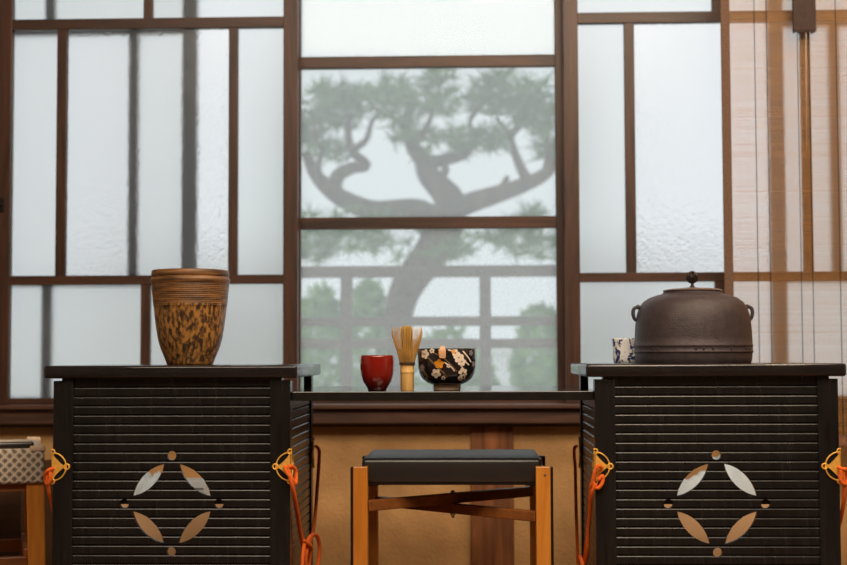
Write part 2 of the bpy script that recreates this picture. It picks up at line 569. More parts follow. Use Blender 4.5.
def tuft(vs, fs, c, n, L, up=0.35):
    for _ in range(n):
        d = Vector((random.gauss(0, 1), random.gauss(0, 1), random.gauss(0, 1) * 0.7 + up)).normalized()
        s = d.cross(Vector((random.random(), random.random(), random.random()))).normalized() * 0.006
        e = c + d * L * random.uniform(0.6, 1.1)
        i = len(vs)
        vs += [c - s, c + s, e + s * .3, e - s * .3]
        fs.append((i, i + 1, i + 2, i + 3))

def needle_obj(name, pads, mat, parent, n_tuft, n_needle, L):
    vs, fs = [], []
    for (c, rx, ry, rz, k) in pads:
        for _ in range(int(n_tuft * k)):
            p = c + Vector((random.gauss(0, .45) * rx, random.gauss(0, .45) * ry, random.gauss(0, .45) * rz))
            tuft(vs, fs, p, n_needle, L)
    off = BASE[parent.name]
    me = bpy.data.meshes.new(name)
    me.from_pydata([v - off for v in vs], [], fs)
    me.materials.append(mat)
    o = bpy.data.objects.new(name, me)
    COL.objects.link(o)
    o.parent = parent
    return o

def pine():
    Yt = 8.6
    P = lambda a, b, dy=0: at(a, b, Yt + dy)
    base = P(398, 400); base.z = -0.36
    r = thing('pine_tree', 'large twisting pine with a forked trunk seen through the middle window', 'tree', base)
    b = bmesh.new()
    rad = lambda a, c: (lambda t: a + (c - a) * t)
    tube(b, spline([base, P(399, 345), P(399, 313), P(408, 285), P(432, 252), P(442, 232), P(441, 215)]), rad(.065, .135), 12)
    bm2 = b
    tube(bm2, spline([P(442, 235), P(420, 212, .1), P(374, 211, .2), P(345, 200, .1), P(326, 186), P(314, 172), P(306, 152)]), rad(.09, .03), 10)
    tube(bm2, spline([P(334, 190), P(338, 176), P(352, 168), P(366, 165), P(352, 150), P(348, 128), P(352, 112)]), rad(.05, .014), 8)
    tube(bm2, spline([P(441, 225), P(450, 203), P(442, 190), P(428, 174), P(424, 162), P(412, 145), P(406, 122), P(412, 104)]), rad(.11, .02), 10)
    tube(bm2, spline([P(425, 162), P(445, 160), P(467, 152), P(456, 140), P(449, 128)]), rad(.045, .014), 8)
    tube(bm2, spline([P(428, 168), P(437, 177), P(446, 170), P(440, 162)]), rad(.03, .02), 8)
    tube(bm2, spline([P(450, 212), P(470, 203, -.1), P(495, 195, -.2), P(523, 185, -.2), P(545, 174, -.2), P(556, 160, -.2)]), rad(.075, .03), 8)
    tube(bm2, spline([P(528, 182, -.2), P(520, 166, -.2), P(514, 150, -.2), P(509, 134, -.1), P(496, 118)]), rad(.035, .012), 8)
    tube(bm2, spline([P(500, 194, -.2), P(504, 184, -.2), P(508, 176, -.2)]), rad(.03, .012), 8)
    for tw in (((326, 186), (318, 168), (322, 150), (314, 132), (318, 116)), ((352, 150), (366, 140), (372, 122), (384, 106)), ((408, 130), (394, 118), (380, 112), (366, 98)),
               ((412, 145), (424, 132), (432, 112), (430, 92)), ((467, 152), (476, 138), (470, 122), (482, 106)), ((511, 135), (522, 122), (530, 106), (540, 98)), ((545, 174), (548, 152), (544, 132), (550, 116))):
        tube(b, spline([P(*t, random.uniform(-.25, .25)) for t in tw]), rad(.026, .009), 6)
    obj('trunk', b, M['shrub_stem'], r)
    pads = []
    for (a, c, rx, rz, k) in ((345, 98, .25, .10, 1), (312, 118, .22, .16, 1.2), (330, 92, .15, .08, .6), (372, 103, .2, .10, .8), (402, 96, .2, .1, 1),
                              (432, 84, .12, .12, .7), (424, 108, .2, .12, .9), (482, 102, .2, .09, 1), (506, 92, .2, .09, 1.2), (533, 98, .2, .1, 1.2),
                              (545, 128, .14, .16, 1), (490, 140, .16, .08, .8), (438, 142, .22, .1, .9), (342, 152, .14, .1, .7), (310, 135, .12, .14, .8),
                              (402, 128, .1, .14, .6), (530, 118, .16, .08, .8), (470, 150, .14, .08, .5), (348, 118, .14, .05, .4), (552, 150, .1, .1, .7),
                              (325, 228, .3, .10, 1.3), (355, 243, .3, .09, 1.2), (312, 250, .2, .1, 1), (500, 236, .3, .07, .9), (540, 248, .3, .1, 1.3),
                              (460, 252, .22, .06, .7), (380, 225, .2, .07, .6), (530, 215, .2, .05, .5)):
        pads.append((P(a, c, random.uniform(-.4, .4)), rx, .3, rz, k))
    needle_obj('foliage', pads, M['needles'], r, 18, 20, .11)
pine()

def shrub(a, v_top, Y, wpx, label, grp='shrubs in the garden'):
    c = at(a, v_top, Y)
    h = c.z + 0.35
    r = thing('garden_shrub', label, 'shrub', (c.x, Y, -0.35), grp)
    wx = wpx / F * Y / 2
    b = bmesh.new()
    tube(b, [(c.x, Y, -.36), (c.x + .02, Y, -.35 + h * .5)], .05, 8)
    obj('stem', b, M['shrub_stem'], r)
    vs, fs = [], []
    for _ in range(900):
        d = Vector((random.gauss(0, 1), random.gauss(0, 1), random.gauss(0, 1))).normalized() * random.uniform(.75, 1.0)
        p = Vector((c.x + d.x * wx, Y + d.y * wx * .8, -.35 + h * .55 + d.z * h * .45))
        q = Vector((random.gauss(0, 1), random.gauss(0, 1), random.gauss(0, 1))).normalized() * .06
        s = q.cross(Vector((random.random(), 1, random.random()))).normalized() * .03
        i = len(vs); vs += [p - q, p + s, p + q, p - s]; fs.append((i, i + 1, i + 2, i + 3))
    me = bpy.data.meshes.new('foliage')
    me.from_pydata([v - BASE[r.name] for v in vs], [], fs)
    me.materials.append(M['leaf'])
    o = bpy.data.objects.new('foliage', me); COL.objects.link(o); o.parent = r
shrub(322, 282, 11.5, 60, 'pale green round shrub at far left behind the outdoor railing')
shrub(368, 276, 12.5, 56, 'pale green round shrub left of the pine trunk behind the outdoor railing')
shrub(445, 326, 11.0, 110, 'low green shrub right of the pine trunk behind the railing')
shrub(540, 300, 12.5, 60, 'green round shrub at the far right behind the outdoor railing')

# ------------------------------------------------------------------ bamboo blind
def blind():
    Yb = 4.0
    xl, xe, xr = X(722, Yb, 100), X(730.6, Yb, 100), XR + 0.05
    zb, zt = Z(447, Yb, 800), 1.99
    r = thing('bamboo_blind', 'fine bamboo roll blind hanging before the right window, bound with dark threads', 'blind', (xl, Yb, zb))
    b = bmesh.new()
    z = zb + .03
    while z < zt - .02:
        j = random.uniform(-.0003, .0003)
        hh = .00058 * random.uniform(.75, 1.2)
        y = Yb + random.uniform(-.0006, .0006)
        bx(b, xl, xr, y - .0007, y + .0007, z - hh + j, z + hh + j)
        z += .0030
    m, t, bs, o_ = new_mat('bamboo_splint')
    bs.inputs['Base Color'].default_value = lin(203, 147, 72)
    bs.inputs['Roughness'].default_value = .45
    tl = t.nodes.new('ShaderNodeBsdfTranslucent'); tl.inputs['Color'].default_value = lin(232, 240, 248)
    mx = t.nodes.new('ShaderNodeMixShader'); mx.inputs[0].default_value = .30
    t.links.new(bs.outputs[0], mx.inputs[1]); t.links.new(tl.outputs[0], mx.inputs[2]); t.links.new(mx.outputs[0], o_.inputs[0])
    obj('slats', b, m, r)
    b = bmesh.new(); bx(b, xl - .001, xe, Yb - .004, Yb + .004, zb + .01, zt - .01, .001)
    obj('edge_band', b, plain('speckled_brown_tape', lin(108, 82, 66), .8, var=.5, vscale=260), r, label='speckled brown edge band')
    b = bmesh.new(); bx(b, xl, xr, Yb - .005, Yb + .005, zb, zb + .034, .001)
    obj('hem', b, plain('patterned_hem', lin(120, 84, 62), .8, var=.6, vscale=90), r, label='patterned brown bottom hem')
    b = bmesh.new(); bx(b, xl - .002, xr, Yb - .012, Yb + .012, zt - .03, zt, .003)
    obj('head_rail', b, M['frame'], r)
    th = plain('dark_thread', lin(46, 34, 34), .8)
    for a in (756.5, 768.8, 799.5, 811, 838.3, 868):
        b = bmesh.new(); x = X(a, Yb, 180)
        tube(b, [(x, Yb - .003, zb + .01), (x, Yb - .003, zt - .01)], .0011, 5)
        obj('thread', b, th, r)
    # rolled hook strap in front
    Ys = Yb - .03
    b = bmesh.new()
    x0, x1, z0 = X(792.5, Ys, 10), X(815.5, Ys, 10), Z(31, Ys, 804)
    bx(b, x0, x1, Ys - .006, Ys + .006, z0, zt + .0, .002)
    for k in range(9):
        xx = x0 + (x1 - x0) * (k + .5) / 9
        bx(b, xx - .0032, xx + .0032, Ys - .005, Ys + .005, z0 - random.uniform(.001, .007), z0 + .01)
    bx(b, x0, x1, Ys - .006, Yb - .005, zt - .02, zt, .001)
    st = obj('strap', b, plain('dark_brown_strap', lin(62, 46, 42), .8, var=.15, vscale=60, bump=.3, bscale=300), r, label='dark brown hanging strap')
    b = bmesh.new(); x = X(806, Ys, 40)
    tube(b, [(x, Ys, z0 + .01), (x + .002, Yb - .006, Z(150, Ys, 806))], .0007, 5)
    obj('tie', b, plain('white_thread', lin(225, 220, 210), .8), st)
blind()

# ------------------------------------------------------------------ tea cabinets
Y0 = 3.0
ZT = Z(365.0, Y0, 300); ZTB = Z(377.8, Y0, 300); ZP = Z(380.3, Y0, 300)
BX0, BX1 = X(52.9, Y0, 430), X(290.2, Y0, 430)
SX0, SX1 = X(43.2, Y0 - .012, 370), X(297.0, Y0 - .012, 370)
YB = Y0 + 0.435
ZBD0, ZBD1 = Z(400.6, 3.02, 440), Z(391.4, 3.02, 440)   # the plank between the cabinets
CX = (BX0 + BX1) / 2
PM = lambda du: du * Y0 / F          # photograph pixels to metres on the cabinet front
ZC = Z(504, Y0, 300)                 # centre of the cut-out motif

def louver_profile(z0, z1, pitch, th):
    """stepped slat profile: (d, z) front edge outline from bottom to top"""
    pts = [(0.0, z0)]
    z = z1 - pitch * 0.9 - .0028
    zs = []
    while z > z0 + .004:
        zs.append(z); z -= pitch
    for z in reversed(zs):
        pts += [(0.0, z - .0026), (0.0007, z - .0012), (0.0032, z + .0012), (0.0042, z + .0016), (0.0042, z + .0028), (0.0, z + .0032)]
    pts.append((0.0, z1))
    return pts

def louver_panel(bm, p0, p1, inward, z0, z1, pitch=0.0199, th=0.010):
    """panel from p0 to p1 (x, y), its outer face towards -inward"""
    prof = louver_profile(z0, z1, pitch, th)
    poly = prof + [(th, z1), (th, z0)]
    p0, p1, n = Vector((*p0, 0)), Vector((*p1, 0)), Vector((*inward, 0))
    a = [bm.verts.new(p0 + n * d + Vector((0, 0, z))) for d, z in poly]
    b = [bm.verts.new(p1 + n * d + Vector((0, 0, z))) for d, z in poly]
    k = len(poly)
    for i in range(k): bm.faces.new((a[i], a[(i + 1) % k], b[(i + 1) % k], b[i]))
    bm.faces.new(a); bm.faces.new(list(reversed(b)))
    bmesh.ops.recalc_face_normals(bm, faces=bm.faces)

def boolean_cut(bm, cut):
    me = bpy.data.meshes.new('a'); bm.to_mesh(me); bm.free()
    mc = bpy.data.meshes.new('b'); cut.to_mesh(mc); cut.free()
    oa = bpy.data.objects.new('a', me); oc = bpy.data.objects.new('b', mc)
    COL.objects.link(oa); COL.objects.link(oc)
    md = oa.modifiers.new('cut', 'BOOLEAN'); md.operation = 'DIFFERENCE'; md.solver = 'EXACT'; md.object = oc
    dg = bpy.context.evaluated_depsgraph_get()
    res = bpy.data.meshes.new_from_object(oa.evaluated_get(dg))
    out = bmesh.new(); out.from_mesh(res)
    for o in (oa, oc): bpy.data.objects.remove(o)
    for m_ in (me, mc, res): bpy.data.meshes.remove(m_)
    return out

PW = PM(20.3)   # post width
def cabinet():
    r = thing('tea_cabinet', 'black slatted tea cabinet at left under the brown pot', 'cabinet', (CX, Y0 + .2, 0))
    b = bmesh.new()
    bx(b, SX0, SX1, Y0 - .012, YB + .022, ZTB, ZT, .006, 3)
    obj('top_board', b, M['blackx'], r, smooth=40)
    for x in (BX0, BX1 - PW):
        for y, zt in ((Y0, ZP), (YB - .036, ZP)):
            b = bmesh.new()
            if y > Y0:   # slim rear posts reach the top board
                xs_ = (x, x + PW * .45) if x == BX0 else (x + PW * .55, x + PW)
                bx(b, *xs_, y, y + .036, 0, ZTB + .0005, .0015)
                obj('post', b, M['black'], r)
                continue
            bx(b, x, x + PW, y, y + .036, 0, zt, .0015)
            xi = (x + PW * .42, x + PW) if x == BX0 else (x, x + PW * .58)
            bx(b, *xi, y + .002, y + .034, zt - .01, ZTB + .0005)
            obj('post', b, M['black'], r)
    # front panel with the four-petal cut-outs
    b = bmesh.new()
    yf = Y0 + .007
    louver_panel(b, (BX0 + PW - .001, yf), (BX1 - PW + .001, yf), (0, 1), .06, ZTB + .0005)
    c = bmesh.new()
    fn = lambda s, t, d: Vector((CX + s, yf - .02 + d, ZC + t))
    a0, a1 = PM(7.6), PM(39.3)
    R = math.hypot(a0, a1)
    for sx, sz in ((-1, 1), (1, 1), (-1, -1), (1, -1)):
        th0, th1 = math.atan2(a0, a1), math.atan2(a1, a0)
        arc = [(R * math.cos(th0 + (th1 - th0) * k / 16), R * math.sin(th0 + (th1 - th0) * k / 16)) for k in range(17)]
        mid = (a0 + a1)   # mirror the arc in its own chord x + z = a0 + a1
        back = [(mid - q, mid - p) for p, q in arc[1:-1]]
        poly = [(p * sx, q * sz) for p, q in arc] + [(p * sx, q * sz) for p, q in (back if False else list(reversed([(mid - q, mid - p) for p, q in arc]))[1:-1])]
        prism(c, poly, fn, .05)
    for dx, dz in ((0, 1), (0, -1), (1, 0), (-1, 0)):
        poly = [(dx * PM(47.8) + PM(4.6) * math.cos(k * math.pi / 12), dz * PM(47.8) + PM(4.6) * math.sin(k * math.pi / 12)) for k in range(24)]
        prism(c, poly, fn, .05)
    bmesh.ops.recalc_face_normals(c, faces=c.faces)
    b = boolean_cut(b, c)
    obj('front_panel', b, M['black'], r, label='slatted front with four petal cut-outs')
    for x, n in ((BX0 + .004, (1, 0)), (BX1 - .004, (-1, 0))):
        b = bmesh.new()
        louver_panel(b, (x, Y0 + .035), (x, YB - .035), n, .06, ZBD0 - .0005)
        obj('side_panel', b, M['black'], r)
    b = bmesh.new(); bx(b, BX0 + PW - .004, BX1 - PW + .004, Y0 + .0175, Y0 + .034, Z(504, 3.02, 300), Z(498.5, 3.02, 300))
    obj('crossbar', b, M['black'], r)
    b = bmesh.new(); bx(b, BX0 + .01, BX1 - .01, Y0 + .02, YB - .02, .06, .075)
    obj('bottom_board', b, M['black'], r)
    # gilt fittings folded round the corners
    zc = Z(466.5, Y0, 300)
    for xe, sg in ((BX1, 1), (BX0, -1)):
        for ye, yd in ((Y0, 1), (YB, -1)):
            b = bmesh.new()
            R1 = .0300
            for half in (0, 1):
                if half == 0: fp = lambda s, t, d: Vector((xe - sg * s, ye - yd * (.0012 + d), zc + t))
                else: fp = lambda s, t, d: Vector((xe + sg * (.0012 + d), ye + yd * s, zc + t))
                arc = [fp(R1 * math.sin(k * math.pi / 16), R1 * math.cos(k * math.pi / 16), .0005) for k in range(17)]
                tube(b, arc, .0017, 6)
                lobe = [fp(R1 + .0015 + .0055 * math.cos(k * math.pi / 8), .0055 * math.sin(k * math.pi / 8), .0005) for k in range(16)]
                tube(b, lobe, .0021, 6, closed=True)
                for s in (1, -1):
                    lobe = [fp(.0001 + .0048 * math.sin(k * math.pi / 8), s * (R1 + .0015) + .0052 * math.cos(k * math.pi / 8), .0005) for k in range(9)]
                    tube(b, lobe, .0019, 6)
                cv = lambda k: (R1 * (k ** 1.25), R1 * ((1 - k) ** 1.25))
                poly = [(0, R1)] + [cv(k / 10) for k in range(1, 10)] + [(R1, 0)] + [(a, -t) for a, t in (cv(k / 10) for k in range(9, 0, -1))] + [(0, -R1)]
                prism(b, poly, fp, .0012)
            obj('corner_fitting', b, M['brass'], r, label='gilt openwork corner fitting')
    return r
cabL = cabinet()
DXC = (X(596.0, Y0, 430) + X(837.9, Y0, 430)) / 2 - CX
cabR = copy_tree(cabL)
cabR.location.x += DXC
tag(cabR, 'black slatted tea cabinet at right under the iron kettle', None, 'slatted tea cabinets')
cabL['group'] = 'slatted tea cabinets'

# pale boxes standing behind the cabinets with white cloths on top, glimpsed through the petals
YX = 3.90
def pale_box(px0, px1, label):
    x0, x1 = X(px0, YX, 510), X(px1, YX, 510)
    zt = Z(501.5, YX, 300)
    r = thing('pale_box', label, 'box', ((x0 + x1) / 2, YX + .1, 0), 'pale wooden boxes behind the cabinets')
    pw = M['palewood']
    b = bmesh.new(); bx(b, x0, x1, YX, YX + .2, 0, zt - .025, .002); obj('body', b, pw, r)
    b = bmesh.new(); bx(b, x0 - .004, x1 + .004, YX - .004, YX + .204, zt - .025, zt, .002); obj('lid', b, pw, r)
    return x0, x1, zt
def crumple(name, px0, px1, hfun, zt, label, seed):
    rnd = random.Random(seed)
    ph = [rnd.uniform(0, 6) for _ in range(6)]
    x0, x1 = X(px0, YX, 485), X(px1, YX, 485)
    nx, ny = 40, 22
    b = bmesh.new(); grid = []
    for i in range(nx + 1):
        row = []
        for j in range(ny + 1):
            p, q = i / nx, j / ny
            h = hfun(p) * (1 + .16 * math.sin(11 * p + 5 * q + ph[0]) + .10 * math.sin(23 * p - 9 * q + ph[1]) + .06 * math.sin(37 * p + 17 * q + ph[2]))
            ed = min(1, (q / .55) ** .8) * min(1, ((1 - q) / .2) ** .6) * min(1, 9 * p, 9 * (1 - p)) ** .7
            row.append(b.verts.new((x0 + (x1 - x0) * p, YX + .006 + .18 * q, zt + .0022 + h * ed)))
        grid.append(row)
    for i in range(nx):
        for j in range(ny): b.faces.new((grid[i][j], grid[i + 1][j], grid[i + 1][j + 1], grid[i][j + 1])).smooth = True
    ext = bmesh.ops.extrude_face_region(b, geom=b.faces[:])
    for v in [g for g in ext['geom'] if isinstance(g, bmesh.types.BMVert)]: v.co.z = max(zt + .0002, v.co.z - .002)
    o = obj(name, b, M['cloth'], smooth=60, base=((x0 + x1) / 2, YX + .1, zt))
    tag(o, label, 'cloth', 'white cloths behind the cabinets')
M['palewood'] = wood('pale_paulownia_wood', lin(232, 188, 142), lin(244, 206, 164), 'X', 6, .6, .03)
x0, x1, zt = pale_box(112, 232, 'pale wooden box behind the left cabinet, glimpsed through its petal cut-outs')
crumple('folded_cloth', 122, 154, lambda p: .074 - .03 * p * p, zt, 'white folded cloth glimpsed through upper left petal of the left cabinet', 3)
b = bmesh.new()
x0, x1 = X(178, YX, 485), X(203, YX, 485)
bx(b, x0, x1, YX + .03, YX + .12, zt, zt + .055, .002)
for dz in (.018, .030): bx(b, x0 + .004, x1 - .004, YX + .0292, YX + .04, zt + dz, zt + dz + .004, 0, 2, 1)
o = obj('small_box', b, [M['cloth'], M['darkmetal']], base=((x0 + x1) / 2, YX + .07, zt))
tag(o, 'small white box with dark slots glimpsed through upper right petal of the left cabinet', 'box')
x0, x1, zt = pale_box(660, 777, 'pale wooden box behind the right cabinet, glimpsed through its petal cut-outs')
crumple('crumpled_cloth', 667, 767, lambda p: .036 + .028 * min(1, p / .4) + (.034 if p > .5 else 0), zt, 'crumpled white cloth glimpsed through the upper petals of the right cabinet', 5)

# ------------------------------------------------------------------ plank between the cabinets
xl, xr = BX1 - .012, BX0 + DXC + .012
b = bmesh.new(); bx(b, BX1 + .0005, BX0 + DXC - .0005, 3.02, 3.56, ZBD0, ZBD1, .0015)
bx(b, xl, xr, 3.05, 3.385, ZBD0, ZBD1 - .0005)
o = obj('tea_plank', b, M['gloss'], base=(0, 3.25, ZBD0))
tag(o, 'thin glossy black plank bridging the two slatted cabinets', 'table')

# ------------------------------------------------------------------ brown pot
def pxprof(rows, Y, u_c):
    """(half width px, v) rows -> (r, z) measured from the last v"""
    k = Y / F
    vb = rows[0][1]
    return [(r * k, (vb - v) * k) for r, v in rows]

def brown_pot():
    Y = 3.17
    c = at(190, 364, Y); c.z = ZT
    r = thing('brown_pot', 'tall brown and gold glazed pot on the left cabinet', 'pot', c)
    m, t, bs, o_ = new_mat('brown_gold_glaze')
    co = t.nodes.new('ShaderNodeTexCoord')
    mp = t.nodes.new('ShaderNodeMapping'); mp.inputs['Scale'].default_value = (130, 130, 60)
    t.links.new(co.outputs['Object'], mp.inputs[0])
    n = t.nodes.new('ShaderNodeTexNoise'); n.inputs['Scale'].default_value = 1.0; n.inputs['Detail'].default_value = 4; n.inputs['Roughness'].default_value = .6
    t.links.new(mp.outputs[0], n.inputs['Vector'])
    rp = t.nodes.new('ShaderNodeValToRGB'); rp.color_ramp.interpolation = 'LINEAR'
    e = rp.color_ramp.elements
    e[0].position, e[0].color = .43, lin(58, 42, 30)
    e[1].position, e[1].color = .60, lin(164, 116, 58)
    t.links.new(n.outputs['Fac'], rp.inputs[0])
    # upper throwing bands: streaky, less gold
    mp2 = t.nodes.new('ShaderNodeMapping'); mp2.inputs['Scale'].default_value = (14, 14, 130)
    t.links.new(co.outputs['Object'], mp2.inputs[0])
    n2 = t.nodes.new('ShaderNodeTexNoise'); n2.inputs['Scale'].default_value = 1.0; n2.inputs['Detail'].default_value = 4
    t.links.new(mp2.outputs[0], n2.inputs['Vector'])
    rp2 = t.nodes.new('ShaderNodeValToRGB')
    e = rp2.color_ramp.elements
    e[0].position, e[0].color = .36, lin(70, 50, 34)
    e[1].position, e[1].color = .70, lin(146, 102, 58)
    t.links.new(n2.outputs['Fac'], rp2.inputs[0])
    sp = t.nodes.new('ShaderNodeSeparateXYZ'); t.links.new(co.outputs['Object'], sp.inputs[0])
    gt = t.nodes.new('ShaderNodeMath'); gt.operation = 'GREATER_THAN'; gt.inputs[1].default_value = 61 * Y / F
    t.links.new(sp.outputs['Z'], gt.inputs[0])
    mx = t.nodes.new('ShaderNodeMix'); mx.data_type = 'RGBA'
    t.links.new(gt.outputs[0], mx.inputs['Factor'])
    t.links.new(rp.outputs[0], mx.inputs['A']); t.links.new(rp2.outputs[0], mx.inputs['B'])
    t.links.new(mx.outputs['Result'], bs.inputs['Base Color'])
    bs.inputs['Roughness'].default_value = .38
    bp = t.nodes.new('ShaderNodeBump'); bp.inputs['Strength'].default_value = .35; bp.inputs['Distance'].default_value = .003
    t.links.new(n.outputs['Fac'], bp.inputs['Height']); t.links.new(bp.outputs[0], bs.inputs['Normal'])
    rows = [(0, 364), (22, 364), (23.2, 363), (24.5, 359), (27, 353), (29.6, 346.5), (32, 338), (33.7, 328), (35, 318), (36, 309), (36.3, 305.5),
            ] + [(36.7 + 2.2 * (i / 40) + .28 * math.sin(i * 1.9), 305 - 22.5 * i / 40) for i in range(41)] + [(39.6, 280.5), (40, 279.3), (39.8, 278), (38.6, 276.8), (38.3, 275.5)]
    b = bmesh.new(); lathe(b, pxprof(rows, Y, 190) + [(.075, 88.5 * Y / F), (.070, 80 * Y / F), (0, 79 * Y / F)], c)
    obj('body', b, m, r)
    b = bmesh.new()
    k = Y / F
    lathe(b, [(.0755, 85 * k), (38.6 * k, 88.6 * k), (38.9 * k, 90 * k), (38.7 * k, 93.6 * k), (38.2 * k, 94.6 * k), (37 * k, 95 * k), (34 * k, 94 * k), (0, 93 * k)], c)
    obj('lid', b, m, r)
brown_pot()

# ------------------------------------------------------------------ kettle
def kettle():
    Y = 3.19
    k = Y / F
    c = at(693.3, 361, Y); c.z = ZT
    V0 = 361.5
    r = thing('iron_kettle', 'large dark iron kettle with ring lugs on the right cabinet', 'kettle', c)
    iron = plain('brown_cast_iron', lin(62, 53, 56), .46, metal=.2, var=.22, vscale=60, bump=.5, bscale=420)
    rows = [(0, 361.5), (55.5, 361.5), (56.5, 360), (57.2, 356), (57.4, 351.6), (57.8, 351.4), (58.4, 350.6), (58.4, 349.6), (57.8, 349), (57.8, 345.2), (58.3, 344.6), (58.2, 343.4), (57.6, 342.8),
            (57.4, 336), (57, 328), (56.3, 320), (55, 313), (52.6, 306), (49, 301), (43.5, 297), (36, 294.2), (31, 293), (29.2, 292), (28.4, 290.6), (0, 290.4)]
    b = bmesh.new(); lathe(b, [(q * k, (V0 - v) * k) for q, v in rows], c, 96)
    for a in (-140, -134, -96, -89, -80, -60, -38, -30, 20, 60, 100, 150):
        t = math.radians(a)
        ball(b, c + Vector((58 * k * math.cos(t), 58 * k * math.sin(t), (V0 - 347.2) * k)), .0028, 1)
    obj('body', b, iron, r, smooth=45)
    b = bmesh.new(); lathe(b, [(q * k, (V0 - v) * k) for q, v in [(0, 290.6), (27.6, 290.6), (29.2, 290.1), (29.4, 289.4), (28.4, 288.6), (20, 287.2), (10, 286.3), (0, 286)]], c, 64)
    lid = obj('lid', b, plain('bronze_lid', lin(142, 126, 118), .24, metal=.7, var=.15, vscale=50), r, smooth=40, label='bronze lid')
    b = bmesh.new()
    zk = lambda v: (V0 - v) * k
    lathe(b, [(0, zk(286.6)), (3.4 * k, zk(286.4)), (2.4 * k, zk(285.4)), (1.5 * k, zk(284)), (1.5 * k, zk(282)), (2.8 * k, zk(281.2)), (0, zk(280.8))], c, 20)
    R = 5.6 * k
    cz = c + Vector((0, 0, zk(276.2)))
    for i in range(10):   # openwork bud
        t = i * math.pi / 5
        tube(b, [cz + Vector((R * math.sin(p) * math.cos(t), R * math.sin(p) * math.sin(t), R * math.cos(p))) for p in (math.pi * j / 12 for j in range(13))], .0019, 6)
    ball(b, cz, R * .62, 2)
    ball(b, cz + Vector((0, 0, R)), .0026, 1)
    obj('knob', b, plain('dark_bronze', lin(58, 50, 46), .4, metal=.6), lid, smooth=50, label='openwork bud knob')
    for s in (-1, 1):
        b = bmesh.new()
        e = lambda du, v, dy=0: Vector((c.x + s * du * k, c.y + dy, c.z + zk(v)))
        tube(b, spline([e(51.5, 305.5), e(54.8, 305.6), e(58.0, 307.4), e(59.0, 311), e(58.4, 315.2), e(56.8, 318.2), e(54.5, 318.6)], 6), lambda t: .0034 + .0008 * math.sin(math.pi * t), 8)
        ball(b, e(57.6, 306.8), .0046, 1)
        ball(b, e(54, 305.5), .0060, 1)
        obj('lug', b, iron, r, smooth=60)
kettle()

def blue_cup():
    Y = 3.30
    k = Y / F
    c = at(627, 362, Y); c.z = ZT
    m, t, bs, o_ = new_mat('blue_and_white_glaze')
    co = t.nodes.new('ShaderNodeTexCoord')
    mp = t.nodes.new('ShaderNodeMapping'); mp.inputs['Scale'].default_value = (75, 75, 55)
    t.links.new(co.outputs['Object'], mp.inputs[0])
    n = t.nodes.new('ShaderNodeTexNoise'); n.inputs['Scale'].default_value = 1.0; n.inputs['Detail'].default_value = 2.5; n.inputs['Distortion'].default_value = 1.2
    t.links.new(mp.outputs[0], n.inputs['Vector'])
    rp = t.nodes.new('ShaderNodeValToRGB')
    rp.color_ramp.elements[0].position, rp.color_ramp.elements[0].color = .53, lin(236, 238, 240)
    rp.color_ramp.elements[1].position, rp.color_ramp.elements[1].color = .57, lin(50, 62, 118)
    t.links.new(n.outputs['Fac'], rp.inputs[0]); t.links.new(rp.outputs[0], bs.inputs['Base Color'])
    bs.inputs['Roughness'].default_value = .2
    b = bmesh.new()
    lathe(b, [(q * k, z * k) for q, z in [(0, 0), (12, 0), (13.2, 1), (13.6, 6), (13.8, 14), (14.3, 20), (15.2, 24), (15.0, 24.6), (14.4, 24), (13.2, 19), (12.6, 6), (0, 3)]], c, 48)
    o = obj('tea_cup', b, m, base=c)
    tag(o, 'white porcelain cup with blue flowers behind the iron kettle', 'cup')
blue_cup()

# ------------------------------------------------------------------ bowls and whisk on the plank
def red_cup():
    Y = 3.09; k = Y / F
    c = at(377.3, 391, Y); c.z = ZBD1
    m, t, bs, o_ = new_mat('red_lacquer')
    co = t.nodes.new('ShaderNodeTexCoord'); sp = t.nodes.new('ShaderNodeSeparateXYZ'); t.links.new(co.outputs['Object'], sp.inputs[0])
    n = t.nodes.new('ShaderNodeTexNoise'); n.inputs['Scale'].default_value = 60; t.links.new(co.outputs['Object'], n.inputs['Vector'])
    ad = t.nodes.new('ShaderNodeMath'); ad.operation = 'MULTIPLY_ADD'; ad.inputs[1].default_value = .012; t.links.new(n.outputs['Fac'], ad.inputs[0]); t.links.new(sp.outputs['Z'], ad.inputs[2])
    mr = t.nodes.new('ShaderNodeMapRange'); mr.inputs['From Max'].default_value = .045; t.links.new(ad.outputs[0], mr.inputs[0])
    rp = t.nodes.new('ShaderNodeValToRGB')
    e = rp.color_ramp.elements
    e[0].position, e[0].color = .15, lin(46, 14, 12)
    e[1].position, e[1].color = .9, lin(126, 24, 18)
    t.links.new(mr.outputs[0], rp.inputs[0]); t.links.new(rp.outputs[0], bs.inputs['Base Color'])
    bs.inputs['Roughness'].default_value = .16; bs.inputs['Coat Weight'].default_value = .4
    b = bmesh.new()
    lathe(b, [(q * k, z * k) for q, z in [(0, 1), (7, .8), (8, 0), (9.2, 0), (9.4, 1.6), (11, 4.2), (14, 9), (16, 15.5), (17, 22), (17.2, 28), (16.9, 33.5), (16.6, 35.3), (16, 35.6), (15.2, 34), (15.6, 24), (13, 10), (6, 4.5), (0, 4)]], c, 64)
    o = obj('red_cup', b, m, base=c)
    tag(o, 'small red lacquer cup left of the bamboo whisk', 'cup')
red_cup()

